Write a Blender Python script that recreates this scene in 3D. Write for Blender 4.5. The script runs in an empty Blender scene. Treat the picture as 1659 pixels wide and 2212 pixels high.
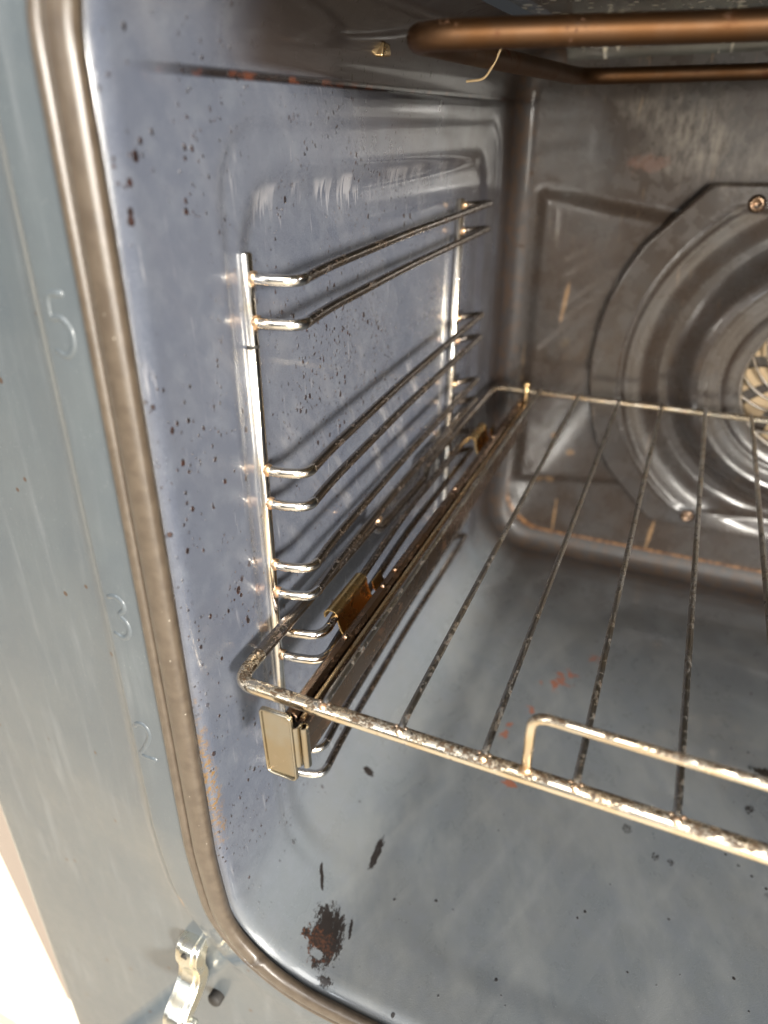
import bpy, bmesh, math, random
from mathutils import Vector, Matrix
random.seed(7)
# all lengths below are written in centimetres with the lens at the origin; OZ lifts the oven to its height over the kitchen floor
OZ = 80.0
scn = bpy.context.scene
# ------------------------------------------------------------------ camera
cam = bpy.data.cameras.new('camera'); camo = bpy.data.objects.new('camera', cam)
scn.collection.objects.link(camo)
R = Matrix(((0.9168, -0.1848, 0.3540), (0.3991, 0.4551, -0.7960), (-0.0140, 0.8711, 0.4910)))
X = Vector(R.col[0]).normalized(); Zc = Vector(R.col[2]); Zc = (Zc - Zc.dot(X)*X).normalized(); Yc = Zc.cross(X)
M3 = Matrix((X, Yc, Zc)).transposed()
camo.matrix_world = Matrix.Translation((0, 0, OZ/100)) @ M3.to_4x4()
cam.sensor_fit = 'VERTICAL'; cam.sensor_height = 36; cam.lens = 36*1471/2212
cam.clip_start = 0.01; cam.clip_end = 60
cam.dof.use_dof = True; cam.dof.focus_distance = 0.27; cam.dof.aperture_fstop = 6.5
scn.camera = camo
# ------------------------------------------------------------------ world, sun, exposure
w = bpy.data.worlds.new('World'); scn.world = w; w.use_nodes = True
nt = w.node_tree; nt.nodes.clear()
out = nt.nodes.new('ShaderNodeOutputWorld'); bg = nt.nodes.new('ShaderNodeBackground')
tc = nt.nodes.new('ShaderNodeTexCoord'); sep = nt.nodes.new('ShaderNodeSeparateXYZ')
nt.links.new(tc.outputs['Generated'], sep.inputs[0])
rmp = nt.nodes.new('ShaderNodeValToRGB')
mr = nt.nodes.new('ShaderNodeMapRange'); mr.inputs[1].default_value = -1; mr.inputs[2].default_value = 1
nt.links.new(sep.outputs['Z'], mr.inputs[0]); nt.links.new(mr.outputs[0], rmp.inputs[0])
cr = rmp.color_ramp
cr.elements[0].position = 0.0; cr.elements[0].color = (.16, .12, .085, 1)
cr.elements[1].position = 1.0; cr.elements[1].color = (.45, .48, .55, 1)
for p, c in ((.38, (.22, .17, .12, 1)), (.5, (.34, .34, .33, 1)), (.62, (.62, .66, .72, 1))):
    e = cr.elements.new(p); e.color = c
# soft blotches of light and dark furniture, walls and doorways in the room behind the lens
wn = nt.nodes.new('ShaderNodeTexNoise'); wn.inputs['Scale'].default_value = 2.3; wn.inputs['Detail'].default_value = 2
nt.links.new(tc.outputs['Generated'], wn.inputs['Vector'])
wr = nt.nodes.new('ShaderNodeMapRange'); wr.interpolation_type = 'SMOOTHSTEP'
for i_, v_ in ((1, .42), (2, .60), (3, .12), (4, 1.7)): wr.inputs[i_].default_value = v_
nt.links.new(wn.outputs['Fac'], wr.inputs[0])
wm = nt.nodes.new('ShaderNodeVectorMath'); wm.operation = 'SCALE'
nt.links.new(rmp.outputs[0], wm.inputs[0]); nt.links.new(wr.outputs[0], wm.inputs['Scale'])
nt.links.new(wm.outputs[0], bg.inputs[0]); bg.inputs[1].default_value = 0.42
nt.links.new(bg.outputs[0], out.inputs[0])
sun = bpy.data.lights.new('sun', 'SUN'); suno = bpy.data.objects.new('sun', sun); scn.collection.objects.link(suno)
sun.energy = 5.6; sun.angle = math.radians(11.0); sun.color = (1, .95, .87)
SUN_DIR = Vector((-1, 0.75, -0.20)).normalized()
suno.rotation_euler = (-SUN_DIR).to_track_quat('Z', 'Y').to_euler()
def area(name, loc, target, sx, sy, energy, col):
    l = bpy.data.lights.new(name, 'AREA'); l.shape = 'RECTANGLE'; l.size = sx; l.size_y = sy; l.energy = energy; l.color = col
    o = bpy.data.objects.new(name, l); scn.collection.objects.link(o); o.location = loc
    o.rotation_euler = (Vector(loc)-Vector(target)).to_track_quat('Z', 'Y').to_euler()
area('unseen_light', (.95, -2.1, 1.0), (0, .2, .62), .6, .9, 34, (1, .95, .85))  # unseen window behind the lens, placed for glare along the shelf rod
area('unseen_light', (.25, -.95, 1.95), (.05, .28, .50), 1.0, .8, 17, (1, .97, .92))  # unseen soft lamp added high in front to light the cavity floor
area('unseen_light', (.80, -1.7, .98), (0, .2, .62), .16, .34, 14, (1, .96, .90))  # small lamp added for sharp glints on the rod and lip
area('unseen_light', (-.9, -1.9, 1.7), (0, .3, .6), .4, 1.0, 9, (.9, .95, 1))  # unseen cool area light from the left, behind the lens
scn.view_settings.view_transform = 'Standard'; scn.view_settings.look = 'None'
scn.view_settings.exposure = 0.55; scn.view_settings.gamma = 1
scn.view_settings.use_curve_mapping = False
scn.render.engine = 'CYCLES'
scn.cycles.max_bounces = 8; scn.cycles.glossy_bounces = 5; scn.cycles.diffuse_bounces = 4
scn.cycles.sample_clamp_indirect = 6

# ------------------------------------------------------------------ node helper
class V:
    def __init__(s, g, sock): s.g = g; s.s = sock
    def _m(s, op, *a): return s.g.math(op, s, *a)
    def __add__(s, o): return s._m('ADD', o)
    __radd__ = __add__
    def __sub__(s, o): return s._m('SUBTRACT', o)
    def __rsub__(s, o): return s.g.math('SUBTRACT', o, s)
    def __mul__(s, o): return s._m('MULTIPLY', o)
    __rmul__ = __mul__
    def __truediv__(s, o): return s._m('DIVIDE', o)
    def __neg__(s): return s._m("MULTIPLY", -1.0)
    def sqrt(s): return s._m('SQRT')
    def abs(s): return s._m('ABSOLUTE')
    def max(s, o): return s._m('MAXIMUM', o)
    def min(s, o): return s._m('MINIMUM', o)
    def pow(s, o): return s._m('POWER', o)
    def clamp(s):
        r = s.g.math('ADD', s, 0.0); r.s.node.use_clamp = True; return r
    def step(s, a, b):            # smoothstep a..b -> 0..1
        n = s.g.t.nodes.new('ShaderNodeMapRange'); n.interpolation_type = 'SMOOTHSTEP'
        s.g.put(n.inputs[0], s); n.inputs[1].default_value = a; n.inputs[2].default_value = b
        return V(s.g, n.outputs[0])
class G:
    def __init__(s, name):
        s.m = bpy.data.materials.new(name); s.m.use_nodes = True; s.t = s.m.node_tree
        s.b = s.t.nodes['Principled BSDF']
        geo = s.t.nodes.new('ShaderNodeNewGeometry')
        vm = s.t.nodes.new('ShaderNodeVectorMath'); vm.operation = 'MULTIPLY_ADD'
        s.t.links.new(geo.outputs['Position'], vm.inputs[0])
        vm.inputs[1].default_value = (100, 100, 100); vm.inputs[2].default_value = (0, 0, -OZ)
        s.P = vm.outputs[0]
        sp = s.t.nodes.new('ShaderNodeSeparateXYZ'); s.t.links.new(s.P, sp.inputs[0])
        s.x, s.y, s.z = [V(s, sp.outputs[i]) for i in range(3)]
        sn = s.t.nodes.new('ShaderNodeSeparateXYZ'); s.t.links.new(geo.outputs['Normal'], sn.inputs[0])
        s.nz = V(s, sn.outputs[2])
    def put(s, inp, v):
        if isinstance(v, V): s.t.links.new(v.s, inp)
        elif hasattr(v, 'node'): s.t.links.new(v, inp)
        elif isinstance(v, (tuple, list)): inp.default_value = (*v, 1) if len(inp.default_value) == 4 and len(v) == 3 else v
        else: inp.default_value = v
    def math(s, op, *a):
        n = s.t.nodes.new('ShaderNodeMath'); n.operation = op
        for i, q in enumerate(a): s.put(n.inputs[i], q)
        return V(s, n.outputs[0])
    def vec(s, x, y, z):
        n = s.t.nodes.new('ShaderNodeCombineXYZ')
        for i, q in enumerate((x, y, z)): s.put(n.inputs[i], q)
        return n.outputs[0]
    def noise(s, scale, detail=3, rough=.55, vec=None, dist=0):
        n = s.t.nodes.new('ShaderNodeTexNoise'); s.t.links.new(vec or s.P, n.inputs['Vector'])
        n.inputs['Scale'].default_value = scale; n.inputs['Detail'].default_value = detail
        n.inputs['Roughness'].default_value = rough; n.inputs['Distortion'].default_value = dist
        return V(s, n.outputs['Fac'])
    def vor(s, scale, vec=None, rnd=1.0):
        n = s.t.nodes.new('ShaderNodeTexVoronoi'); s.t.links.new(vec or s.P, n.inputs['Vector'])
        n.inputs['Scale'].default_value = scale; n.inputs['Randomness'].default_value = rnd
        c = s.t.nodes.new('ShaderNodeSeparateColor'); s.t.links.new(n.outputs['Color'], c.inputs[0])
        return V(s, n.outputs['Distance']), V(s, c.outputs[0]), V(s, c.outputs[1])
    def spots(s, scale, thr, rmax, vec=None):   # sparse round spots: cells whose random value exceeds thr
        d, a, b = s.vor(scale, vec)
        r = b*b*rmax + rmax*.15
        return (1-(d/r).step(.75, 1.1))*a.step(thr, thr+.02)
    def mix(s, f, a, b):
        n = s.t.nodes.new('ShaderNodeMix'); n.data_type = 'RGBA'
        s.put(n.inputs[0], f); s.put(n.inputs[6], a); s.put(n.inputs[7], b)
        return n.outputs[2]
    def bump(s, h, dist=.0005, strength=1.0):
        n = s.t.nodes.new('ShaderNodeBump'); s.put(n.inputs['Height'], h); n.inputs['Distance'].default_value = dist
        n.inputs['Strength'].default_value = strength
        s.t.links.new(n.outputs[0], s.b.inputs['Normal'])
    def blob(s, u, v, cu, cv, ru, rv, ang=0, nz=None, k=.8):
        c, si = math.cos(ang), math.sin(ang)
        du = u-cu; dv = v-cv
        a = (du*c+dv*si)/ru; b = (dv*c-du*si)/rv
        d = (a*a+b*b).sqrt()
        f = 1-d
        if nz is not None: f = f+(nz-.5)*k
        return f
    def out(s, base, rough=.4, metal=0.0, coat=0.0, spec=.5, coat_rough=.08):
        s.put(s.b.inputs['Base Color'], base); s.put(s.b.inputs['Roughness'], rough); s.put(s.b.inputs['Metallic'], metal)
        s.put(s.b.inputs['Coat Weight'], coat); s.put(s.b.inputs['Coat Roughness'], coat_rough)
        s.put(s.b.inputs['Specular IOR Level'], spec)
        return s.m

# ------------------------------------------------------------------ materials
def enamel(name, kind, base, tint):
    g = G(name)
    n1 = g.noise(.16, 3, .6); n2 = g.noise(1.1, 4, .6); n3 = g.noise(60, 2, .6)
    if kind in ('wall', 'floor'):     # the two sheets share one enamel, blending round the lower corner
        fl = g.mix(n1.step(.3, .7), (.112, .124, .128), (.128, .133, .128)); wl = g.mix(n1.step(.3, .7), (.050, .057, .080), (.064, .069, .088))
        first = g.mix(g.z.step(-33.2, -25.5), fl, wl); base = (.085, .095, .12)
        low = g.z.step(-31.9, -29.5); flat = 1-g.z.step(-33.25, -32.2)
    else: first = g.mix(n1.step(.3, .7), base, tint)
    col = first
    col = g.mix((n2.step(.4, .75))*.35, col, (base[0]*1.5, base[1]*1.45, base[2]*1.3))
    col = g.mix(n3.step(.35, .75)*.55, col, (base[0]*1.9, base[1]*1.9, base[2]*1.8))
    # white flecks in the vitreous enamel
    d, a, b = g.vor(9)
    fleck = (1-d.step(.04, .10))*a.step(.70, .72)
    col = g.mix(fleck*.8, col, (.60, .62, .62))
    rough = n2*.18+.13
    if kind == 'wall':
        yz = g.vec(0, g.y+g.noise(4, 2)*.16, g.z*.8+g.y*.12)
        # wiped haze and dried drips
        hz = g.noise(.55, 5, .65, g.vec(0, g.y*.5+g.z*.35, g.z*.22))
        band = g.blob(g.y, g.z, 32, -15, 14, 8, -.5, g.noise(.3, 3), 1.2).step(0, .8)
        col = g.mix((hz.step(.5, .75)*(band*.8+.12)*low), col, (.30, .29, .29))
        st = g.noise(2.2, 3, .7, g.vec(0, g.y*1.3, g.z*.12))
        dr = st.step(.60, .72)*g.noise(.5, 2, .5, yz).step(.45, .65)
        top = (g.z+3.2).abs(); drip = (g.noise(4.5, 3, .7, g.vec(0, g.y, g.z*.05))*5.5-2.2)
        dz = -1.6-g.z
        icicle = ((dz/drip.max(.05)).step(1.05, .75))*dz.step(-.15, .15)*g.y.step(20, 21)*(1-g.y.step(44, 46))*g.noise(.6, 2, .5, yz).step(.42, .6)
        col = g.mix(((dr*.3+icicle*.42)*low).clamp(), col, (.42, .41, .42))
        # baked specks
        den = g.noise(.35, 3, .6, yz)
        sp = g.spots(2.6, .86, .26, yz)*den.step(.45, .55)
        sp2 = g.spots(6.5, .66, .36, yz)*den.step(.42, .56)
        cl = g.blob(g.y, g.z, 27, -9, 7, 4.5, -.3, g.noise(.6, 3), 1.4).step(0, .5)
        sp3 = (g.spots(4.2, .50, .36, yz)+g.spots(7.5, .50, .40, yz)).clamp()*cl
        sp4 = (g.spots(3.1, .84, .24, yz)+g.spots(2.0, .90, .2, yz))*(1-g.y.step(17.5, 19))*g.noise(.3, 2, .5, yz).step(.38, .5)*g.z.step(-32, -29)
        allsp = ((sp+sp2*.8+sp3+sp4)*low).clamp()
        manual = None
        for (py, pz, r) in ((15.04, -.52, .16), (14.68, -1.09, .12), (14.54, -1.75, .12), (14.51, -1.96, .14), (14.61, -7.69, .12), (14.82, -8.84, .13), (14.32, -11.74, .12), (16.56, -14.79, .17)):
            q = g.blob(g.y, g.z, py, pz, r*.8, r, 0, g.noise(9, 2), .7).step(0, .15)
            manual = q if manual is None else manual.max(q)
        allsp = (allsp+manual).clamp()
        col = g.mix(allsp, col, g.mix(g.noise(6).step(.45, .6), (.008, .004, .004), (.028, .009, .006)))
        # orange grease at the lower front lip
        og = g.blob(g.y, g.z, 13.3, -21.5, .75, 6.5, 0, g.noise(2.2, 5, .7), 1.6)
        og2 = og.step(.25, .75)*g.noise(5, 4, .7).step(.42, .62)
        col = g.mix(og2*.95, col, (.15, .080, .016))
        # brown bake-on toward the rear, with the shade of the upper wall painted in
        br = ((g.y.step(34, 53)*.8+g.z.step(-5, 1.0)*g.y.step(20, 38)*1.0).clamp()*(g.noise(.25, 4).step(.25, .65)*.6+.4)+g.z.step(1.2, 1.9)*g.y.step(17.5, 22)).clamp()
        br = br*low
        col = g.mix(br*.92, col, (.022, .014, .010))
        seam = (1-((g.z-(1.4+(g.y-14)*.003)).abs()).step(.05, .16))*g.y.step(15, 19)
        col = g.mix(seam*.95, col, g.mix(g.noise(1.2).step(.5, .62), (.008, .005, .004), (.07, .02, .008)))
        rough = rough+allsp*.3+hz.step(.5, .75)*band*.15*low+og2*.2+br*.16
        bmp = g.noise(22, 3, .55)*.10+allsp*.8-seam*1.5
    elif kind == 'floor':
        xy = g.vec(g.x+g.noise(4, 2)*.16, g.y*.8, 0)
        # diagonal wipe streaks running away from the door
        u = g.x*.93-g.y*.36
        ws = g.noise(.9, 3, .55, g.vec(u, (g.x*.36+g.y*.93)*.10, 0))
        ws = ws.step(.5, .75)*flat
        col = g.mix(ws*.14, col, (.26, .26, .25))
        ln = g.blob(g.x, g.y, -8.3, 22, .10, 9, .22, g.noise(1.5), .5).step(0, .5).max(g.blob(g.x, g.y, -6.6, 36, .12, 8, .1, g.noise(1.5), .5).step(0, .5))
        hzf = g.noise(.35, 4, .65, g.vec(g.x+g.y*.3, g.y*.5, 0)).step(.42, .66)*flat
        col = g.mix(hzf*.28, col, (.23, .235, .225))
        nn = g.noise(2.4, 5, .72, g.vec(g.x*1.9+g.y*.25, g.y*.6, 0)); fine = g.noise(7, 5, .7, xy)
        s1 = g.blob(g.x, g.y, -10.15, 15.35, 1.2, 2.1, .25, nn*.6+fine*.4, 2.0)
        hole = g.blob(g.x, g.y, -10.2, 14.5, .34, .22, 0, fine, 1.8).step(0, .2)
        m = s1.step(.28, .42)*(1-hole)
        m = m.max(g.blob(g.x, g.y, -9.72, 20.2, .27, 1.5, .05, nn, 1.6).step(.25, .4))
        m = m.max(g.blob(g.x, g.y, -11.55, 17.6, .12, .85, .5, nn, 1.8).step(.2, .35))
        m = m.max(g.blob(g.x, g.y, -9.3, 16.2, .11, .65, .3, fine, 1.8).step(.2, .4))
        m = m.max(g.blob(g.x, g.y, -11.95, 24.1, .40, .30, .3, fine, 1.5).step(.15, .3))
        m = m.max(g.blob(g.x, g.y, -11.0, 15.0, .38, .35, 0, fine, 2.4).step(.35, .5))
        m = m.max(g.blob(g.x, g.y, -9.35, 13.7, .55, .30, 0, fine, 2.2).step(.35, .5))
        m = m.max(g.blob(g.x, g.y, 9.6, 33.8, 1.6, .5, -.1, nn, 1.6).step(.2, .4))
        sc = g.noise(3, 2, .5, g.vec((g.x+g.y*.35)*4.5, (g.y-g.x*.35)*.4, 0)).step(.66, .72)
        m = m*(1-sc*.7)
        den = g.noise(.28, 3, .6, xy)
        sp = g.spots(3.2, .86, .26, xy)*den.step(.46, .56)
        sp2 = g.spots(1.3, .80, .36, xy)*g.blob(g.x, g.y, 7, 30, 8, 7, 0).step(0, .4)*fine.step(.4, .55)
        black = (m+sp+sp2).clamp()
        dark = g.mix(g.blob(g.x, g.y, -10.35, 14.8, 1.1, 1.0, 0, fine, 2.6).step(.3, .55), (.009, .006, .005), g.mix(fine.step(.45, .6), (.012, .007, .005), (.055, .020, .009)))
        col = g.mix(black, col, dark)
        org = None
        for (px, py, r1, r2, a) in ((-3.4, 37, 1.3, 2.3, -.6), (-5.6, 31, .5, 1.5, -.2), (-1.4, 40, 1.3, .7, 0), (-4.6, 33.4, .5, .6, 0), (-4.2, 27.4, 1.1, .6, 0)):
            q = g.blob(g.x, g.y, px, py, r1, r2, a, g.noise(1.9, 4, .6, xy), 3.2).step(.62, .8)
            org = q if org is None else org.max(q)
        col = g.mix(org*.75, col, (.26, .075, .03))
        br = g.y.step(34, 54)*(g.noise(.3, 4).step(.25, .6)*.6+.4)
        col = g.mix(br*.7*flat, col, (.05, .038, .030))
        rough = rough+black*.25+ws*.12+.06+hzf*.10
        bmp = g.noise(22, 3, .55)*.12+black*.25
    elif kind == 'back':
        xz = g.vec(g.x, 0, g.z)
        col = g.mix(g.noise(.25, 4, .6).step(.3, .65)*.8, col, (.052, .034, .023))
        hz = g.blob(g.x, g.z, -1.5, -.8, 7, 3.6, -.35, g.noise(.5, 5, .65), 1.6).step(.1, .9)
        col = g.mix(hz*g.noise(1.2, 5, .7, g.vec(g.x*1.5, 0, g.z*.6)).step(.35, .65)*.6, col, (.34, .30, .25))
        pk = g.blob(g.x, g.z, -4.3, -2.3, 2.2, .9, 0, g.noise(1.4, 5, .7), 2.2).step(.3, .7)
        col = g.mix(pk*.22, col, (.34, .15, .10))
        dr = g.noise(1.5, 3, .7, g.vec(g.x*1.2, 0, g.z*.10)).step(.62, .72)*g.noise(.4, 2).step(.45, .6)
        col = g.mix(dr*.55, col, (.34, .23, .13))
        d1 = g.blob(g.x, g.z, -8.6, -11.6, .20, 2.2, -.12, g.noise(1.6, 3), .9).step(.1, .5)
        d2 = g.blob(g.x, g.z, .6, -30, .16, 2.0, -.08, g.noise(1.6, 3), .9).step(.1, .5).max(g.blob(g.x, g.z, -7.5, -30.2, .12, 2.2, -.02, g.noise(1.6, 3), .9).step(.1, .5))
        dt = g.spots(.9, .55, .32, xz)*g.blob(g.x, g.z, -8.5, -22, 4, 7, 0).step(0, .5)
        col = g.mix((d1*.6+d2*.8+dt*.5).clamp(), col, (.42, .25, .12))
        # rust line along the lower edge of the rear panel
        qx = (-g.x-8.0).max(0); qz = (-g.z-27.9).max(0)
        q = ((qx*qx+qz*qz).sqrt()-4.0).abs()
        on = (1-q.step(.10, .28))*(1-g.z.step(-29.5, -25.5))
        col = g.mix(on*.9, col, g.mix(g.noise(2.2, 4).step(.4, .6), (.12, .05, .02), (.40, .20, .08)))
        black = on*.3
        rough = hz*.20+.21+g.noise(.8, 4).step(.4, .7)*.22
        bmp = g.noise(18, 3, .55)*.12
    elif kind == 'ceiling':
        col = g.mix(g.noise(.3, 4).step(.3, .65)*.85, col, (.040, .036, .026))
        sp = g.spots(1.7, .10, .46, g.vec(g.x, g.y*.7, 0))*g.noise(.35, 2).step(.30, .42)
        sp = sp.max(g.spots(2.4, .45, .45, g.vec(g.x, g.y*.55, 0))*g.noise(.5, 2).step(.42, .5))
        col = g.mix(sp*.9, col, (.80, .74, .58))  # pale spatter, whitened to stand in for glints on the ceiling
        rough = rough+sp*.1
        bmp = g.noise(18, 3)*.12+sp*.6
    else:   # front frame
        mk = g.blob(g.x, g.z, -16.38, -30.5, .38, .62, .5, g.noise(4, 4, .7), .9)
        mk = mk.step(.1, .25)*(1-mk.step(.6, .75)*.6)
        col = g.mix(mk*.8, col, (.20, .13, .08))
        ws = g.noise(1.2, 4, .6, g.vec(g.x*1.2, 0, g.z*.12))
        col = g.mix(ws.step(.5, .75)*.15, col, (.25, .26, .27))
        col = g.mix(g.spots(1.6, .86, .16, g.vec(g.x, 0, g.z)), col, (.05, .03, .02))
        rough = rough+.05
        bmp = g.noise(26, 3, .55)*.14
    g.bump(bmp+fleck*.15, .0012, .6)
    coat = .75
    if kind == 'frame': coat = .5; rough = rough+.10
    if kind in ('wall', 'floor'):
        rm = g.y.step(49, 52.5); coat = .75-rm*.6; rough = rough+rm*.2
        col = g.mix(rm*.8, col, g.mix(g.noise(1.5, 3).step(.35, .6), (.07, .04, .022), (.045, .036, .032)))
    if kind == 'back': coat = .55
    return g.out(col, rough, 0.0, coat, .5, .06)
M = {}
BL = (.095, .105, .150)
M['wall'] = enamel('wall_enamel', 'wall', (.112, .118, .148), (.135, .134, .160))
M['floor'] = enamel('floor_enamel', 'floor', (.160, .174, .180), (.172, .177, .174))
M['back'] = enamel('rear_enamel', 'back', (.054, .050, .050), (.060, .050, .043))
M['ceil'] = enamel('roof_enamel', 'ceiling', (.070, .075, .070), (.080, .074, .058))
M['frame'] = enamel('frame_enamel', 'frame', (.048, .058, .067), (.066, .074, .078))

def chrome(name, base, dirt, dirt_col, rust, rough=.16, stretch=(1, 1, 1), topd=0.0):
    g = G(name)
    v = g.vec(g.x*stretch[0], g.y*stretch[1], g.z*stretch[2])
    n = g.noise(3.2, 4, .7, v); n2 = g.noise(15, 2, .6, v)
    top_ = g.nz.step(.15, .8)*topd
    lo = g.noise(1.1, 2, .5, v)
    d = (n2.step(.62, .655)*(n*.5+lo*.5+top_*.05).step(.60-dirt*.18, .68-dirt*.18)).max((n+top_*.20).step(.74-dirt*.20, .80-dirt*.18)*(n2.step(.3, .5)*.4+.6))
    r = (g.noise(2.4, 4, .65, v)).step(.68-rust*.26, .86-rust*.22)
    tn = g.noise(.8, 2)
    col = g.mix(tn.step(.4, .65)*.6, base, (base[0]*.95, base[1]*.80, base[2]*.58))
    col = g.mix(r*.75, col, (base[0]*.55+.02, base[1]*.30, base[2]*.15))
    col = g.mix(d, col, g.mix(n2.step(.45, .6), dirt_col, (dirt_col[0]*3+.02, dirt_col[1]*2.4+.01, dirt_col[2]*2+.005)))
    rg = (d*.40+r*.18+tn*.10+rough).clamp()
    g.bump(n*.10+n2*.12+d*.25, .0003, .35)
    return g.out(col, rg, 1-(d*.85+r*.25).clamp(), 0.0)
M['chrome'] = chrome('bright_chrome_wire', (.86, .83, .78), .22, (.03, .018, .012), .10, .09)
M['chrome_front'] = chrome('worn_chrome_wire', (.92, .82, .66), .40, (.022, .016, .009), .38, .15, (.6, 1, 1), 1.0)
M['chrome_dull'] = chrome('sooty_chrome_wire', (.32, .285, .26), .62, (.016, .012, .010), .35, .20, (1, .5, 1))
M['chrome_grime'] = chrome('burnt_chrome_wire', (.40, .38, .35), 1.0, (.012, .010, .008), .25, .26, (1, .8, 1))
M['weld'] = chrome('rusty_weld', (.80, .60, .42), .30, (.08, .03, .015), .8, .26)
M['rail'] = chrome('browned_rail_steel', (.30, .21, .15), .42, (.030, .016, .009), .40, .22, (1, .35, 1))
M['rail_edge'] = chrome('brassy_rail_steel', (.75, .56, .32), .25, (.04, .02, .01), .3, .2, (1, .4, 1))
M['brass'] = chrome('heat_gilded_steel', (.80, .58, .28), .26, (.03, .016, .008), .25, .22)
M['plate'] = chrome('yellowed_plate_steel', (.44, .41, .34), .40, (.06, .035, .015), .05, .12)  # dark patches partly stand in for a dark reflection on the plate
M['zinc'] = chrome('zinc_plated_steel', (.88, .86, .76), .18, (.12, .08, .04), .04, .22)
M['heater'] = chrome('oxidised_heater_tube', (.11, .060, .032), .40, (.022, .012, .007), .35, .46, (.4, .4, .4))
M['fanmetal'] = chrome('tan_fan_metal', (.52, .40, .27), .25, (.10, .05, .02), .2, .30)
def plain(name, col, rough, metal=0, bump=.2, scale=12, var=.25, coat=0):
    g = G(name); n = g.noise(scale, 4, .6); n2 = g.noise(scale*.12, 3)
    c = g.mix(n*.7+n2*.3, tuple(q*(1-var) for q in col), tuple(q*(1+var) for q in col))
    g.bump(n*bump, .0006, .5)
    return g.out(c, n2*.15+rough, metal, coat)
def gasket_mat():
    g = G('silicone_seal'); n = g.noise(2.2, 4, .6); n2 = g.noise(30, 2)
    c = g.mix(n.step(.35, .65), (.055, .041, .029), (.072, .055, .039))
    sp = g.spots(6, .93, .16)
    c = g.mix(sp*.5, c, (.55, .5, .42))
    g.bump(n2*.22+n*.05, .0006, .5)
    return g.out(c, n*.08+.30, 0, .25, .5, .18)
M['gasket'] = gasket_mat()
M['dark'] = plain('sooty_dark_metal', (.012, .010, .008), .6, 0)
M['trim'] = plain('brown_side_trim', (.22, .18, .15), .45, 0, .3, 8, .2)
M['cab'] = plain('cream_cabinet_lacquer', (.80, .74, .62), .4, 0, .1, 4, .05)
M['tile'] = plain('pale_floor_tile', (.55, .48, .38), .35, 0, .1, 1, .1)
M['vane'] = chrome('dull_vane_steel', (.30, .27, .24), .4, (.02, .015, .01), .2, .3)
M['blade'] = plain('tan_fan_blade', (.62, .46, .28), .45, .2)
M['fibre'] = plain('tan_wire', (.62, .46, .26), .5, .3)

# ------------------------------------------------------------------ object helpers (cm)
def link(o, parent=None):
    scn.collection.objects.link(o)
    if parent is not None:
        o.parent = parent; o.matrix_parent_inverse = parent.matrix_world.inverted()
    return o
def thing(name, label, cat, loc, group=None):
    o = bpy.data.objects.new(name, None); scn.collection.objects.link(o); o.empty_display_size = .02
    o.location = Vector((loc[0], loc[1], loc[2]+OZ))/100
    o['label'] = label; o['category'] = cat
    if group: o['group'] = group
    bpy.context.view_layer.update()
    return o
def mesh(name, verts, faces, mat, parent=None, smooth=True, label=None, origin=None):
    me = bpy.data.meshes.new(name)
    o0 = Vector(origin) if origin else Vector((0, 0, -OZ))
    me.from_pydata([tuple((Vector(v)-o0)/100) for v in verts], [], faces)
    me.materials.append(mat)
    for p in me.polygons: p.use_smooth = smooth
    o = bpy.data.objects.new(name, me)
    if origin: o.location = (o0+Vector((0, 0, OZ)))/100
    link(o, parent)
    if label: o['label'] = label
    bm = bmesh.new(); bm.from_mesh(me)
    bmesh.ops.recalc_face_normals(bm, faces=bm.faces); bm.to_mesh(me); bm.free()
    return o
def rnd_path(pts, rad, n=7):
    """round the corners of a polyline"""
    pts = [Vector(p) for p in pts]; out = [pts[0]]
    for i in range(1, len(pts)-1):
        a, b, c = pts[i-1], pts[i], pts[i+1]
        r = rad[i] if isinstance(rad, (list, tuple)) else rad
        d1 = (a-b); d2 = (c-b); k = min(r, d1.length*.49, d2.length*.49)
        if k < 1e-4: out.append(b); continue
        p, q = b+d1.normalized()*k, b+d2.normalized()*k
        for j in range(n+1):
            t = j/n; out.append(p*(1-t)**2+b*2*t*(1-t)+q*t*t)
    out.append(pts[-1]); return out
def tube_geo(path, r, seg=14, cap=True, closed=False):
    path = [Vector(p) for p in path]; vs = []; fs = []
    n = len(path); nrm = None
    for i, p in enumerate(path):
        t = (path[min(i+1, n-1)]-path[max(i-1, 0)]).normalized()
        if nrm is None:
            nrm = t.orthogonal().normalized()
        nrm = (nrm-t*nrm.dot(t)).normalized(); bn = t.cross(nrm)
        rr = r[i] if isinstance(r, (list, tuple)) else r
        for k in range(seg):
            a = 2*math.pi*k/seg; vs.append(p+(nrm*math.cos(a)+bn*math.sin(a))*rr)
    for i in range(n-1):
        for k in range(seg):
            a = i*seg+k; b = i*seg+(k+1) % seg; fs.append((a, b, b+seg, a+seg))
    if cap:      # domed ends
        for e, s in ((0, -1), (n-1, 1)):
            t = (path[1]-path[0]).normalized() if e == 0 else (path[-1]-path[-2]).normalized()
            rr = r[e] if isinstance(r, (list, tuple)) else r
            ring = [vs[e*seg+k].copy() for k in range(seg)]
            i0 = len(vs)
            for v in ring: vs.append(path[e]+(v-path[e])*.75+t*s*rr*.28)
            for k in range(seg): fs.append((e*seg+k, e*seg+(k+1) % seg, i0+(k+1) % seg, i0+k))
            vs.append(path[e]+t*s*rr*.38); c = len(vs)-1
            for k in range(seg): fs.append((i0+k, i0+(k+1) % seg, c))
    return vs, fs
class Geo:
    def __init__(s): s.v = []; s.f = []
    def add(s, g):
        o = len(s.v); s.v += list(g[0]); s.f += [tuple(i+o for i in f) for f in g[1]]; return s
def tube(name, pts, r, mat, parent, rad=1.0, seg=14, dens=None, label=None, n=7):
    v, f = tube_geo(rnd_path(pts, rad, n), r, seg)
    return mesh(name, v, f, mat, parent, label=label)
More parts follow.
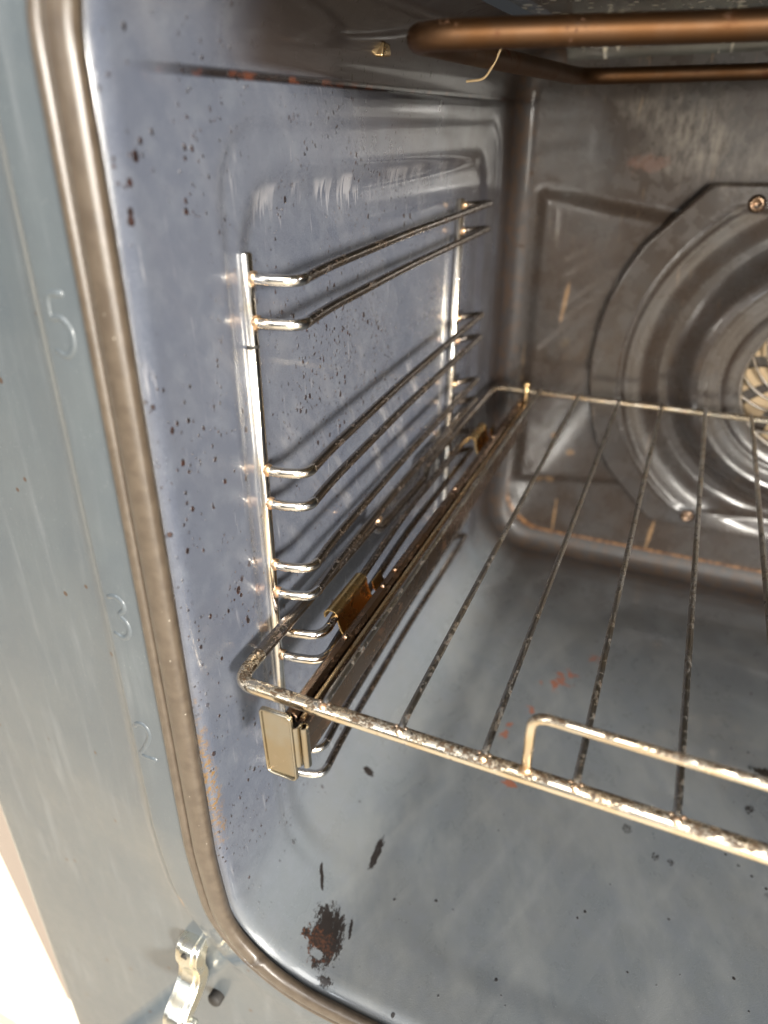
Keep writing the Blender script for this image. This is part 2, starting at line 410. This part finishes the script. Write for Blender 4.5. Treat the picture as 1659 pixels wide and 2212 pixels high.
def ball_geo(c, r, sy=1.0):
    vs = []; fs = []; c = Vector(c); A, B = 6, 10
    for i in range(A+1):
        th = math.pi*i/A
        for k in range(B):
            ph = 2*math.pi*k/B
            vs.append(c+Vector((math.sin(th)*math.cos(ph)*r, math.sin(th)*math.sin(ph)*r*sy, math.cos(th)*r)))
    for i in range(A):
        for k in range(B):
            fs.append((i*B+k, i*B+(k+1) % B, (i+1)*B+(k+1) % B, (i+1)*B+k))
    return vs, fs
def sheet(name, prof, thick, axis_pts, mat, parent, bevel=.02, label=None):
    """profile polyline in (x,z) given a thickness, extruded along y between axis_pts"""
    P = [Vector((a, b)) for a, b in prof]; L = []; Rr = []
    for i, p in enumerate(P):
        t = (P[min(i+1, len(P)-1)]-P[max(i-1, 0)]).normalized(); nn = Vector((-t.y, t.x))*thick/2
        L.append(p+nn); Rr.append(p-nn)
    loop = L+Rr[::-1]; vs = []; fs = []; m = len(loop)
    for y in axis_pts:
        for q in loop: vs.append((q.x, y, q.y))
    for j in range(len(axis_pts)-1):
        for k in range(m):
            fs.append((j*m+k, j*m+(k+1) % m, (j+1)*m+(k+1) % m, (j+1)*m+k))
    n = len(P)
    for j in (0, len(axis_pts)-1):
        for k in range(n-1): fs.append((j*m+k, j*m+k+1, j*m+m-2-k, j*m+m-1-k))
    o = mesh(name, vs, fs, mat, parent, label=label); fin(o, bevel, 35); return o
def fin(o, bevel=.03, ang=35):
    if bevel:
        b = o.modifiers.new('bevel', 'BEVEL'); b.width = bevel/100; b.segments = 2; b.limit_method = 'ANGLE'; b.angle_limit = math.radians(ang)
    o.modifiers.new('wn', 'WEIGHTED_NORMAL')
    return o
def prism(name, poly, axis, a, b, mat, parent, bevel=.03, label=None):
    """polygon extruded along an axis; poly holds the two other coordinates in order"""
    def mk(p, q):
        return {'x': (q, p[0], p[1]), 'y': (p[0], q, p[1]), 'z': (p[0], p[1], q)}[axis]
    n = len(poly); vs = [mk(p, a) for p in poly]+[mk(p, b) for p in poly]
    fs = [tuple(range(n)), tuple(range(n, 2*n))]+[(i, (i+1) % n, n+(i+1) % n, n+i) for i in range(n)]
    o = mesh(name, vs, fs, mat, parent, label=label); fin(o, bevel); return o
def rrect(x0, x1, z0, z1, r, n=5):
    out = []
    for cx, cz, a0 in ((x1-r, z1-r, 0), (x0+r, z1-r, 90), (x0+r, z0+r, 180), (x1-r, z0+r, 270)):
        for i in range(n+1):
            a = math.radians(a0+90*i/n); out.append((cx+r*math.cos(a), cz+r*math.sin(a)))
    return out
def sstep(t, a, b):
    t = max(0, min(1, (t-a)/(b-a))); return t*t*(3-2*t)

# ------------------------------------------------------------------ SETTING
def slab(name, x0, x1, y0, y1, z0, z1, mat, parent=None):
    o = prism(name, [(x0, y0), (x1, y0), (x1, y1), (x0, y1)], 'z', z0, z1, mat, parent, .1); return o
gfl = slab('kitchen_floor', -400, 400, -400, 400, -OZ-1, -OZ, M['tile']); gfl['kind'] = 'structure'

# ------------------------------------------------------------------ OVEN
XL, XR, ZB, ZT, YF, YB = -13.3, 32.3, -33.3, 4.6, 13.1, 54.0
CR = 4.2
oven = thing('oven', 'open oven with speckled blue grey enamel cavity and brown door seal', 'oven', (9.5, 13.1, -60))
# perimeter of the cavity section, split in parts; offset d grows outward
def corner(cx, cz, r, a0, a1, n):
    return [('c', cx, cz, r, math.radians(a0+(a1-a0)*i/n)) for i in range(n+1)]
def pt(e, d):
    if e[0] == 'c': return e[1]+(e[3]+d)*math.cos(e[4]), e[2]+(e[3]+d)*math.sin(e[4])
    if e[0] == 'l': return XL-d, e[1]
    if e[0] == 'b': return e[1], ZB-d
    if e[0] == 't': return e[1], ZT+d
    return XR+d, e[1]
RT = 3.0
lc = corner(XL+CR, ZB+CR, CR, 180, 270, 24)
left = corner(XL+RT, ZT-RT, RT, 90, 180, 10)+[('l', ZT-RT-(ZT-RT-ZB-CR)*i/150) for i in range(1, 150)]+lc[:13]
bot = lc[12:]+[('b', XL+CR+(XR-XL-2*CR)*i/150) for i in range(1, 151)]
right = corner(XR-CR, ZB+CR, CR, 270, 360, 10)+[('r', ZB+CR+(ZT-RT-ZB-CR)*i/30) for i in range(1, 30)]+corner(XR-RT, ZT-RT, RT, 0, 90, 8)
top = [('t', XR-RT-(XR-XL-2*RT)*i/60) for i in range(61)]
# depth stations: (outward offset, y)
lip = [(1.0-.9*math.sin(math.radians(a)), YF+.9-.9*math.cos(math.radians(a))) for a in range(0, 91, 11)]
lip = [(1.0-.9*math.sin(math.radians(90*i/8)), YF+.9-.9*math.cos(math.radians(90*i/8))) for i in range(9)]
lip = [(p[0]-.1, p[1]) for p in lip]
mid = [(0, YF+.9+(YB-1.4-YF-.9)*i/190) for i in range(1, 191)]
rear = [(-1.4*(1-math.cos(math.radians(90*i/7))), YB-1.4+1.4*math.sin(math.radians(90*i/7))) for i in range(1, 8)]
stations = lip+mid+rear
def rrd(u, v, u0, u1, v0, v1, r):     # signed distance to a rounded rectangle, inside negative
    cx, cy = (u0+u1)/2, (v0+v1)/2
    qx = abs(u-cx)-(u1-u0)/2+r; qy = abs(v-cy)-(v1-v0)/2+r
    return math.hypot(max(qx, 0), max(qy, 0))+min(max(qx, qy), 0)-r
def recess(y, z):
    d = rrd(y, z, 17.4, 50.2, -38, .5, 2.5)
    a = .10*sstep(-d, 0, .6)                         # outer crease
    d2 = rrd(y, z, 18.8, 47.2, -38, -1.5, 2.2)
    return a+.26*sstep(-d2, -.5, .8)
def seamg(y, z):
    q = abs(z-(1.4+(y-14)*.003)); return -.10*(1-sstep(q, .02, .22))*sstep(y, 14.5, 16)
def disp(e, x, y, z):
    if e[0] == 'l' or (e[0] == 'c' and x < 0 and z < -20):
        k = 1 if e[0] == 'l' else max(0, -math.cos(e[4]))**2
        return (x-recess(y, z)*k*sstep(y, 15, 17)+seamg(y, z), z)
    if e[0] == 'b':
        d = rrd(x, y, -8.6, 27.6, 15.9, 51.0, 4.5)
        return (x, z-.07*sstep(-d, 0, 1.4))
    if e[0] == 't':
        return (x, z+.5*sstep(y, 15, 24))
    return (x, z)
def lean0(z):                     # the front plate leans: its foot stands a little nearer the door
    l = .047*(z+17)
    return l
def lean(y, z):
    l = lean0(max(z, -25)); 
    if z < -25: l *= 1-sstep(-z, 25, 34.5)*.9
    return y+l*(1-sstep(y, 16, 48))
def skin(name, per, st, mat, parent):
    vs = []; fs = []; n = len(per)
    for d, y in st:
        for e in per:
            x, z = pt(e, d)
            if d <= 0.001: x, z = disp(e, x, y, z)
            vs.append((x, lean(y, z), z))
    for j in range(len(st)-1):
        for k in range(n-1):
            a = j*n+k; fs.append((a, a+1, a+1+n, a+n))
    return mesh(name, vs, fs, mat, parent)
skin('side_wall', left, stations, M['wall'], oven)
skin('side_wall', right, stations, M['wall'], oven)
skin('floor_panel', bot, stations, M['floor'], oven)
skin('ceiling_panel', top, stations, M['ceil'], oven)
# rear wall as a height field with the pressed duct
def bh(x, z):
    h = 0
    # wedge shaped duct pressed forward at the left of the fan
    if True:
        t = max(0, min(1, (x+11.4)/11.4))
        ztop = -3.9-1.9*t; zbot = -27.2+1.6*t
        d = min(x+11.3, ztop-z, z-zbot) if x < 9.5 else min(30.3-x, -5.8-z, z+25.6)
        h += (.35+.55*t)*sstep(d, -.25, .75)
    d = rrd(x, z, 4.5-6.0, 20, -.6, 2.4, .6)   # small plate pressed above the fan
    h += .25*sstep(rrd(x, z, 8.2, 16, 0.0, 3.0, .6)*-1, -.1, .3)
    return YB-h
vs = []; fs = []; nx, nz_ = 170, 150
x0, x1, z0, z1 = XL+1.35, XR-1.35, ZB+1.35, ZT-.2
x0, x1, z0, z1 = XL+.4, XR-.4, ZB+.3, ZT+.3
for j in range(nz_+1):
    for i in range(nx+1):
        x = x0+(x1-x0)*i/nx; z = z0+(z1-z0)*j/nz_; vs.append((x, bh(x, z), z))
for j in range(nz_):
    for i in range(nx):
        a = j*(nx+1)+i; fs.append((a, a+1, a+2+nx, a+1+nx))
mesh('back_wall', vs, fs, M['back'], oven)
# front frame: from the seal seat, a soft crease, then a broad flat outer face with a rounded edge
per = left+bot+right+top
prof = [(.9, YF), (2.4, YF), (2.95, YF-.02), (3.06, YF-.0), (3.15, YF+.06), (3.45, YF+.24), (3.9, YF+.34)]
vs = []; fs = []; n = len(per)
OX0, OX1, OZ0, OZ1 = -29.7, 44.0, -58.0, 16.0
def outer(e, inset, y):
    x, z = pt(e, 3.9)
    cx, cz = 9.5, -15
    # corresponding point on the outer rectangle
    if e[0] == 'l': return (OX0+inset, y, z)
    if e[0] == 'r': return (OX1-inset, y, z)
    if e[0] == 'b': return (x, y, OZ0+inset)
    if e[0] == 't': return (x, y, OZ1-inset)
    a = e[4]; c, s = math.cos(a), math.sin(a)
    ux = OX0+inset if c < 0 else OX1-inset; uz = OZ0+inset if s < 0 else OZ1-inset
    ex, ez = pt(('c', e[1], e[2], e[3], a), 3.9)
    corner_pt = (ux, uz)
    # slide along one side then the other
    t = abs(s)/(abs(s)+abs(c))
    side = (ux, e[2]); base = (e[1], uz)
    if t < .5: k = t*2; return (ux, y, side[1]+(uz-side[1])*k)
    k = (t-.5)*2; return (ux+(base[0]-ux)*k, y, uz)
rows = []
for d, y in prof: rows.append([(pt(e, d)[0], lean(y, pt(e, d)[1]), pt(e, d)[1]) for e in per])
last = rows[-1]
def ol(p): return (p[0], p[1]+lean0(p[2]), p[2])
ed = [ol(outer(e, 1.0, YF+1.3)) for e in per]
for i in range(1, 9):
    t = i/8; rows.append([tuple(a[k]*(1-t)+b[k]*t for k in range(3)) for a, b in zip(last, ed)])
for i in range(1, 8):
    a = math.radians(90*i/7); rows.append([ol(outer(e, 1.0-1.0*math.sin(a), YF+1.3+1.0*(1-math.cos(a)))) for e in per])
rows.append([ol(outer(e, 0, YF+3.2)) for e in per])
for r_ in rows: vs += r_
for j in range(len(rows)-1):
    for k in range(n):
        a = j*n+k; b = j*n+(k+1) % n; fs.append((a, b, b+n, a+n))
frame = mesh('front_frame', vs, fs, M['frame'], oven)
# brown trim of the housing side, wrapping behind the frame edge
for x0_, x1_ in ((OX0-5.5, OX0+.3), (OX1-.3, OX1+5.5)):
    prism('side_trim', [(x0_, YF+2.3), (x1_, YF+2.3), (x1_, 60), (x0_, 60)], 'z', -60, 17, M['trim'], oven, .15)
# rack level numbers pressed in the frame
STROKE = {'3': [(-.4, .9), (0, 1.05), (.45, .85), (.5, .45), (0, .12), (.5, -.15), (.55, -.7), (.1, -1.05), (-.45, -.85)],
          '2': [(-.45, .75), (-.2, 1.05), (.3, 1.0), (.5, .5), (.1, -.2), (-.5, -.95), (0, -1.0), (.6, -.95)],
          '5': [(.45, 1.0), (-.4, 1.0), (-.45, .15), (.1, .3), (.55, -.1), (.5, -.75), (.05, -1.05), (-.45, -.85)]}
def number(ch, x, z):
    P = [(x+a*.72, lean(YF+.10, z+b*.85), z+b*.85) for a, b in STROKE[ch]]
    v_, f_ = tube_geo(rnd_path(P, .5, 5), .15, 14)
    return mesh('level_number', v_, f_, M['frame'], frame, label='embossed rack level number '+ch)
for ch, x, z in (('5', -15.75, -4.6), ('3', -15.85, -14.4), ('2', -15.85, -20.1)): number(ch, x, z)
# door seal: flange, groove and bulb swept round the opening
def seal_prof():
    P = [(1.50, YF+.02), (1.50, YF-.16), (1.44, YF-.25), (1.30, YF-.29), (1.14, YF-.27), (1.06, YF-.18), (1.02, YF-.04), (.97, YF-.06)]
    for i in range(13):
        a = 180-i*15
        P.append((.44+.51*math.cos(math.radians(i*15)), YF-.10-.30*math.sin(math.radians(i*15))**.8))
    P += [(-.05, YF+.1), (.3, YF+.2)]
    return P
vs = []; fs = []; sp_ = seal_prof(); D0 = -.05
for d, y in sp_:
    for e in per:
        x, z = pt(e, d*.86+D0+.10); vs.append((x, lean(y, z), z))
for j in range(len(sp_)-1):
    for k in range(n):
        a = j*n+k; b = j*n+(k+1) % n; fs.append((a, b, b+n, a+n))
mesh('door_seal', vs, fs, M['gasket'], oven)
# a lip bead just inside the seal that catches the light
# ---- fan cover
FX, FZ, FY = 9.5, -15.6, 52.6
def bound(th):
    c, s = math.cos(th), math.sin(th); r = 15.6
    if s > 1e-6: r = min(r, 12.3/s)
    if s < -1e-6: r = min(r, -12.35/s)
    # chamfers
    for nx_, nz2 in ((.72, .694), (-.72, .694), (-.72, -.694), (.72, -.694)):
        q = c*nx_+s*nz2
        if q > 1e-6: r = min(r, 15.35/q)
    return r
def fan_h(r, R_):
    h = .55
    if r > R_-.15: return h-.5*((r-R_+.15)/.15)
    rin = min(R_-1.6, 13.2)
    h -= 0
    t = r
    # groove inside the flange then a broad convex ring, two raised rings near the opening
    h = .55-.16*sstep(rin-t, 0, .5)-.95*math.exp(-((t-10.3)/1.15)**2)+.75*sstep(9.6-t, 0, 1.6)
    h += .10*math.exp(-((t-7.8)/.18)**2)+.08*math.exp(-((t-6.4)/.17)**2)-.40*sstep(7.3-t, 0, 1.9)
    h += .10*math.exp(-((t-rin-.05)/.12)**2)
    return h
vs = []; fs = []; NA, NR = 220, 90
for i in range(NA):
    th = 2*math.pi*i/NA; B = bound(th)
    for j in range(NR+1):
        r = 5.15+(B-5.15)*j/NR
        if j == NR: hh = -.05
        else: hh = fan_h(r, B)
        vs.append((FX+r*math.cos(th), FY-hh, FZ+r*math.sin(th)))
for i in range(NA):
    for j in range(NR):
        a = i*(NR+1)+j; b = ((i+1) % NA)*(NR+1)+j; fs.append((a, a+1, b+1, b))
cover = mesh('fan_cover', vs, fs, M['back'], oven)
gv = Geo()
for k in range(22):     # swirl vanes
    a0 = 2*math.pi*k/22; L = []
    for i in range(11):
        t = i/10; r = 1.5+3.75*t; a = a0-.95*t
        L.append((FX+r*math.cos(a), FY-.55, FZ+r*math.sin(a), r, a))
    vv = []; ff = []
    for (x, y, z, r, a) in L:
        wd = .05+.022*r; tx, tz = -math.sin(a), math.cos(a)
        vv += [(x-tx*wd, y+.0, z-tz*wd), (x, y-.10, z), (x+tx*wd, y+.0, z+tz*wd), (x+tx*wd*.9, y+.09, z+tz*wd*.9), (x-tx*wd*.9, y+.09, z-tz*wd*.9)]
    for i in range(10):
        for q in range(5):
            a_ = i*5+q; b_ = i*5+(q+1) % 5; ff.append((a_, b_, b_+5, a_+5))
    gv.add((vv, ff))
vv = []; ff = []
for i in range(40):
    a = 2*math.pi*i/40
    for r, y in ((5.3, FY-.35), (5.1, FY-.62), (4.9, FY-.5), (1.7, FY-.62), (0.0, FY-.68)): pass
for i in range(48):
    a = 2*math.pi*i/48
    for r, y in ((5.35, FY-.2), (5.3, FY-.62), (5.05, FY-.66), (4.98, FY-.4)): vv.append((FX+r*math.cos(a), y, FZ+r*math.sin(a)))
for i in range(48):
    for q in range(3):
        a = i*4+q; b = ((i+1) % 48)*4+q; ff.append((a, a+1, b+1, b))
gv.add((vv, ff))
vv = [(FX+1.7*math.cos(2*math.pi*i/30), FY-.66, FZ+1.7*math.sin(2*math.pi*i/30)) for i in range(30)]
vv += [(p[0], FY-.4, p[2]) for p in vv]; gv.add((vv, [tuple(range(30))]+[(i, (i+1) % 30, 30+(i+1) % 30, 30+i) for i in range(30)]))
mesh('grille', gv.v, gv.f, M['vane'], cover)
gf = Geo()
for k in range(12):     # broad impeller blades behind the grille
    a0 = 2*math.pi*k/12+.1; vv = []; ff = []
    for i in range(7):
        r = 1.0+4.3*i/6; a = a0+.35*i/6
        for q, y in ((0, .30), (.34, .42), (.34, .48), (0, .36)): vv.append((FX+r*math.cos(a+q), FY+y, FZ+r*math.sin(a+q)))
    for i in range(6):
        for q in range(4): a_ = i*4+q; b_ = i*4+(q+1) % 4; ff.append((a_, b_, b_+4, a_+4))
    gf.add((vv, ff))
mesh('fan_blades', gf.v, gf.f, M['blade'], oven, smooth=False)
prism('fan_shroud', [(FX+6.2*math.cos(2*math.pi*i/40), FZ+6.2*math.sin(2*math.pi*i/40)) for i in range(40)], 'y', FY+1.25, FY+1.35, M['dark'], oven, 0)
for sx, sz in ((2.75, -4.45), (16.25, -4.45), (2.95, -26.9), (16.1, -26.9)):
    g_ = Geo(); vv = []; ff = []
    for i in range(20):
        a = 2*math.pi*i/20
        for r, y in ((.55, -.55), (.50, -.68), (.36, -.80), (.26, -.80), (.20, -.62), (.0, -.62)): vv.append((sx+r*math.cos(a), FY+y, sz+r*math.sin(a)))
    for i in range(20):
        for q in range(5): a = i*6+q; b = ((i+1) % 20)*6+q; ff.append((a, a+1, b+1, b))
    mesh('screw', vv, ff, M['rail'], cover)
# ---- heating element under the roof
HZ = 2.35
tube('heating_element', [(24, 25.9, HZ), (.6, 25.6, HZ), (-6.4, 23.3, HZ), (-9.1, 22.7, HZ), (-9.0, 29.5, HZ), (-7.7, 44.8, HZ-.05), (1.6, 47.8, HZ), (24, 48.5, HZ)], .40, M['heater'], oven, [0, 3, 1.6, 1.9, 4, 1.6, 2, 0], 20, n=9)
tube('support_hook', [(-8.0, 30.6, HZ+.5), (-8.35, 30.6, HZ+.35), (-8.55, 30.4, HZ-.2), (-8.9, 30.3, HZ-.75), (-9.6, 30.2, HZ-.8)], .05, M['fibre'], oven, .25, 8)
o = prism('heater_bracket', [(29.5, 2.45), (30.4, 2.5), (30.3, 2.95), (29.7, 3.0)], 'x', -13.6, -12.85, M['rail_edge'], oven, .1)
# ---- hinge at the lower left of the frame

hinge = mesh('hinge', [(-17.2, YF+.30, -33.7), (-15.5, YF+.30, -33.7), (-15.3, YF+.30, -39.6), (-16.6, YF+.30, -40.2)]+[(-17.2, YF+1.5, -33.7), (-15.5, YF+1.5, -33.7), (-15.3, YF+1.5, -39.6), (-16.6, YF+1.5, -40.2)],
             [(0, 1, 2, 3), (0, 1, 5, 4), (1, 2, 6, 5), (2, 3, 7, 6), (3, 0, 4, 7)], M['dark'], oven, smooth=False)
def arm(name, off, x0, x1, mat, w):
    path = rnd_path([(0, 13.5, -34.1), (0, 12.75, -34.1), (0, 12.35, -34.9), (0, 12.55, -35.9), (0, 12.0, -36.6), (0, 11.2, -37.0), (0, 10.75, -37.5), (0, 10.7, -38.3)], .45, 4)
    top_ = [(p.y, p.z) for p in path]; low = []
    for i, p in enumerate(path):
        t = (path[min(i+1, len(path)-1)]-path[max(i-1, 0)]).normalized()
        nn = Vector((0, -t.z, t.y)); 
        if nn.y < 0 and nn.z > 0: nn = -nn
        k = w*(1-.25*i/len(path)); q = p+Vector((0, .75, -.65))*k
        low.append((q.y, q.z))
    a = [(y-off, z+off*.6) for y, z in top_]; b = low[::-1]
    return prism(name, a+b, 'x', x0, x1, mat, hinge, .03)
arm('hinge_arm', 0, -17.0, -15.75, M['zinc'], .9)
arm('hinge_arm', .10, -16.72, -16.03, M['zinc'], .8)
v_, f_ = tube_geo([(-17.15, 11.35, -38.0), (-15.6, 11.35, -38.0)], .28, 16)
mesh('hinge_pin', v_, f_, M['zinc'], hinge)
v_, f_ = tube_geo([(-16.4, 12.6, -34.25), (-16.4, 12.45, -34.0)], .17, 14)
prism('rivet_hole', [(-16.4+.17*math.cos(a*.524), -34.48+.2*math.sin(a*.524)) for a in range(12)], 'y', 12.40, 12.60, M['dark'], hinge, 0)
v_, f_ = tube_geo([(-15.7, 13.6, -38.9), (-15.7, 12.9, -38.8)], .38, 16)
mesh('hinge_screw', v_, f_, M['dark'], hinge)
# white cabinet side and front beside the oven
cab = thing('kitchen_cabinet', 'sunlit cream cabinet front seen at the far left edge beside the oven', 'cabinet', (-55, 15, -OZ+.1))
slab('cabinet_body', -100, -35.6, 17.2, 60, -OZ+.2, 16, M['cab'], cab)
slab('cabinet_door', -99, -36.0, 15.2, 17.0, -OZ+8, 15, M['cab'], cab)

# ------------------------------------------------------------------ SIDE RACK (wire ladder on the left wall)
rack = thing('side_rack', 'chrome wire ladder rack hooked on the left wall, five pairs of runners', 'oven rack', (-13.3, 19, -28))
def rodf(z): return 19.35+(z+3.6)*.048
def rodr(z): return 41.85+(z+3.9)*.068
RXR = -13.35
tube('upright', [(RXR, rodf(-3.45), -3.45), (RXR, rodf(-26.6), -26.6)], .235, M['chrome'], rack, seg=20)
tube('upright', [(RXR, rodr(-3.7), -3.7), (RXR, rodr(-27.2), -27.2)], .235, M['chrome'], rack, seg=16)
pairs = [(-4.15, -4.0, -11.75), (-5.55, -5.4, -11.75), (-10.9, -10.45, -11.8), (-12.25, -11.85, -11.8), (-14.95, -14.65, -11.8), (-16.25, -16.0, -11.8),
         (-18.12, -18.2, -11.45), (-19.42, -19.6, -11.45), (-24.6, -24.7, -11.75), (-26.2, -26.4, -11.75)]
for i, (zf, zr, wx) in enumerate(pairs):
    yf = rodf(zf); yr = rodr(zr)
    up = .45 if i in (6, 7) else 0
    pf = [(RXR+.28, yf, zf-.02), (-12.6, yf+.02, zf-.06), (wx+.15, yf+.35, zf-.10+up*0), (wx-.0, yf+2.6, zf+up*0), (-12.0, 30, (zf+zr)/2), (-12.0, yr+1.55, zr), (-12.4, yr+1.3, zr), (RXR+.2, yr+.1, zr)]
    wire = tube('runner_wire', pf, .185, M['chrome_dull'], rack, [0, .4, .9, 1.2, 2, .35, .3, 0], 14)
    # bright bent end of each runner, sleeved 0.1 mm over the sooty wire
    pe = rnd_path([(RXR+.2, yf, zf-.02), (-12.6, yf+.02, zf-.06), (wx+.15, yf+.35, zf-.10), (wx-.0, yf+2.6, zf)], [0, .4, .9, 0], 8)
    L = 0; cut = []
    for a, b in zip(pe, pe[1:]):
        cut.append(a); L += (b-a).length
        if L > 2.75: break
    v_, f_ = tube_geo(cut, .197, 14); mesh('bright_end', v_, f_, M['chrome'], wire)
    g_ = Geo().add(ball_geo((RXR+.27, yf, zf-.02), .235)).add(ball_geo((RXR+.20, yf, zf-.14), .17))
    mesh('weld', g_.v, g_.f, M['weld'], rack)
    g_ = Geo().add(ball_geo((RXR+.25, yr, zr), .22)); mesh('weld', g_.v, g_.f, M['weld'], rack)
mesh('crimp', *tube_geo([(RXR, rodf(-6.35), -6.35), (RXR, rodf(-6.45), -6.45)], .245, 20), M['dark'], rack)

# ------------------------------------------------------------------ WIRE SHELF
SZ = -17.5
shelf = thing('wire_shelf', 'rust speckled chrome wire shelf with raised front rail, lying on the side runner', 'oven shelf', (8.8, 32, SZ))
SX0, SX1, SY0, SY1 = -12.6, 30.2, 14.8, 49.5
tube('front_rod', [(SX0, 16.4, SZ), (SX0+.05, SY0, SZ), (-6, SY0+.02, SZ), (10, SY0-.02, SZ), (SX1, SY0, SZ), (SX1, 16.6, SZ)], .275, M['chrome_front'], shelf, [0, 1.5, 2, 2, 1.5, 0], 22, n=10)
for s in (-1, 1):
    xx = SX0 if s < 0 else SX1
    tube('side_rod', [(xx, 16.38, SZ), (xx, 27.0, SZ), (xx, 27.5, SZ-.62), (xx+.1, 34.0, SZ-.62), (xx, 34.6, SZ), (xx, SY1-.7, SZ), (xx+.25*(-s), SY1-.1, SZ)], .262, M['chrome_dull'], shelf, [0, .35, .35, .35, .35, .6, 0], 18)
    mesh('joint', *ball_geo((xx+.12, 27.35, SZ+.12), .2, 1.5), M['weld'], shelf)
tube('rear_rod', [(SX0+.2, SY1, SZ), (SX1-.2, SY1, SZ)], .22, M['chrome_front'], shelf, 0, 14)
k = 0
x = -8.98
while x < SX1-1:
    b = random.uniform(-.04, .04)
    tube('cross_wire', [(x, SY0+.02, SZ+.16), (x, SY0+.5, SZ+.29), (x+b, 32, SZ+.27), (x, SY1-.4, SZ+.30), (x, SY1+.1, SZ+.22)], .125, M['chrome_grime'], shelf, [0, .4, 6, .4, 0], 12)
    g_ = Geo().add(ball_geo((x, SY0-.06, SZ+.20), .165)).add(ball_geo((x-.16, SY0+.10, SZ+.20), .10)).add(ball_geo((x+.17, SY0+.10, SZ+.20), .10))
    mesh('weld', g_.v, g_.f, M['weld'], shelf)
    x += 2.845
tube('front_rail', [(-1.95, SY0, SZ+.24), (-1.95, SY0-.05, SZ+2.62), (8, SY0-.1, SZ+2.62), (19.5, SY0-.05, SZ+2.62), (19.5, SY0, SZ+.24)], .16, M['chrome_front'], shelf, [0, .55, 1, .55, 0], 18)
mesh('weld', *ball_geo((-1.95, SY0, SZ+.27), .21), M['weld'], shelf)

# ------------------------------------------------------------------ TELESCOPIC RUNNER
run = thing('telescopic_runner', 'brown tarnished telescopic runner clipped to the side rack under the shelf edge', 'oven runner', (-10, 32, -20))
ys = [14.55, 20, 30, 40, 48.6]
# outer channel: closed bead on top, web down, curled foot
o_ = sheet('outer_rail', [(-9.98, -18.25), (-10.0, -18.02), (-10.12, -17.90), (-10.32, -17.92), (-10.44, -18.05), (-10.46, -18.5), (-10.46, -19.75), (-10.40, -19.95), (-10.1, -20.0)], .11, [y-.0 for y in ys], M['rail'], run)
sheet('slide', [(-9.92, -18.35), (-10.12, -18.35), (-10.16, -18.6), (-10.16, -19.6), (-9.95, -19.75)], .10, [14.7, 30, 47.9], M['dark'], run)
inner = sheet('inner_rail', [(-9.86, -18.30), (-9.80, -18.06), (-9.66, -18.02), (-9.58, -18.15), (-9.56, -18.6), (-9.56, -19.5), (-9.60, -19.72), (-9.85, -19.82)], .085, [14.5, 20, 30, 40, 48.0], M['rail'], run)
sheet('rail_lip', [(-9.84, -18.02), (-9.72, -17.975), (-9.66, -17.99)], .05, [14.6, 30, 47.8], M['rail_edge'], inner, .01)
for y in (19.0, 22.8, 24.2, 33, 41):
    mesh('rivet', *ball_geo((-10.23, y, -17.86), .15, 1.3), M['rail'], run)
# end stop plate with curled edge
pl = rrect(-11.12, -9.82, -20.68, -17.42, .22)
ep = prism('end_plate', pl, 'y', 14.02, 14.12, M['plate'], run, .025)
# pressed rim round the plate
rim = [(a, 13.99, b) for a, b in rrect(-11.07, -9.87, -20.63, -17.47, .2)]
mesh('plate_rim', *tube_geo(rim+[rim[0]], .05, 8, cap=False), M['plate'], ep)
cp = [(-9.84, 14.06), (-9.76, 13.98), (-9.66, 14.08), (-9.62, 14.3), (-9.48, 14.42), (-9.36, 14.32), (-9.36, 14.14), (-9.5, 14.06), (-9.58, 14.16)]
# curl: sheet in plan (x,y) extruded along z
def vsheet(name, P, thick, z0, z1, mat, parent):
    P = [Vector(p) for p in P]; A = []; B = []
    for i, p in enumerate(P):
        t = (P[min(i+1, len(P)-1)]-P[max(i-1, 0)]).normalized(); nn = Vector((-t.y, t.x))*thick/2; A.append(p+nn); B.append(p-nn)
    loop = A+B[::-1]; return prism(name, [(q.x, q.y) for q in loop], 'z', z0, z1, mat, parent, .015)
vsheet('curled_tab', [tuple(p)[:2] for p in rnd_path([(a, b, 0) for a, b in cp], .08, 3)], .05, -19.85, -17.95, M['plate'], ep)
# stop pin at the rear
mesh('stop_pin', *tube_geo([(-9.8, 48.3, -18.3), (-9.8, 48.3, -16.55)], .17, 12), M['rail_edge'], run)
mesh('stop_pin', *ball_geo((-9.8, 48.3, -16.6), .27), M['rail_edge'], run)
def clip(y0, y1, zc, lbl=None):
    cx = -11.55; P = []
    for i in range(11):
        a = math.radians(205-22*i); P.append((cx+.31*math.cos(a), zc+.31*math.sin(a)))
    P += [(-11.18, zc-.40), (-11.05, zc-.75), (-10.85, zc-.95), (-10.6, zc-.98), (-10.52, zc-1.15)]
    c = sheet('clip', [(p.x, p.y) for p in rnd_path([(a, b, 0) for a, b in P], .1, 3)], .07, [y0, y0+.02, (y0+y1)/2, y1-.02, y1], M['brass'], run, .02)
    # lower tongue toward the second wire
    sheet('clip_tongue', [(-10.95, zc-.9), (-11.05, zc-1.3), (-11.2, zc-1.65), (-11.5, zc-1.72)], .07, [y0+.1, y0+1.2], M['brass'], c, .02)
    # folded ear behind the clip
    sheet('clip_ear', [(-11.05, zc-.1), (-10.98, zc-.45), (-10.75, zc-.75), (-10.5, zc-.8)], .07, [y1+.15, y1+1.15], M['brass'], c, .02)
    return c
clip(20.2, 23.2, -18.12); clip(40.3, 43.0, -18.2)
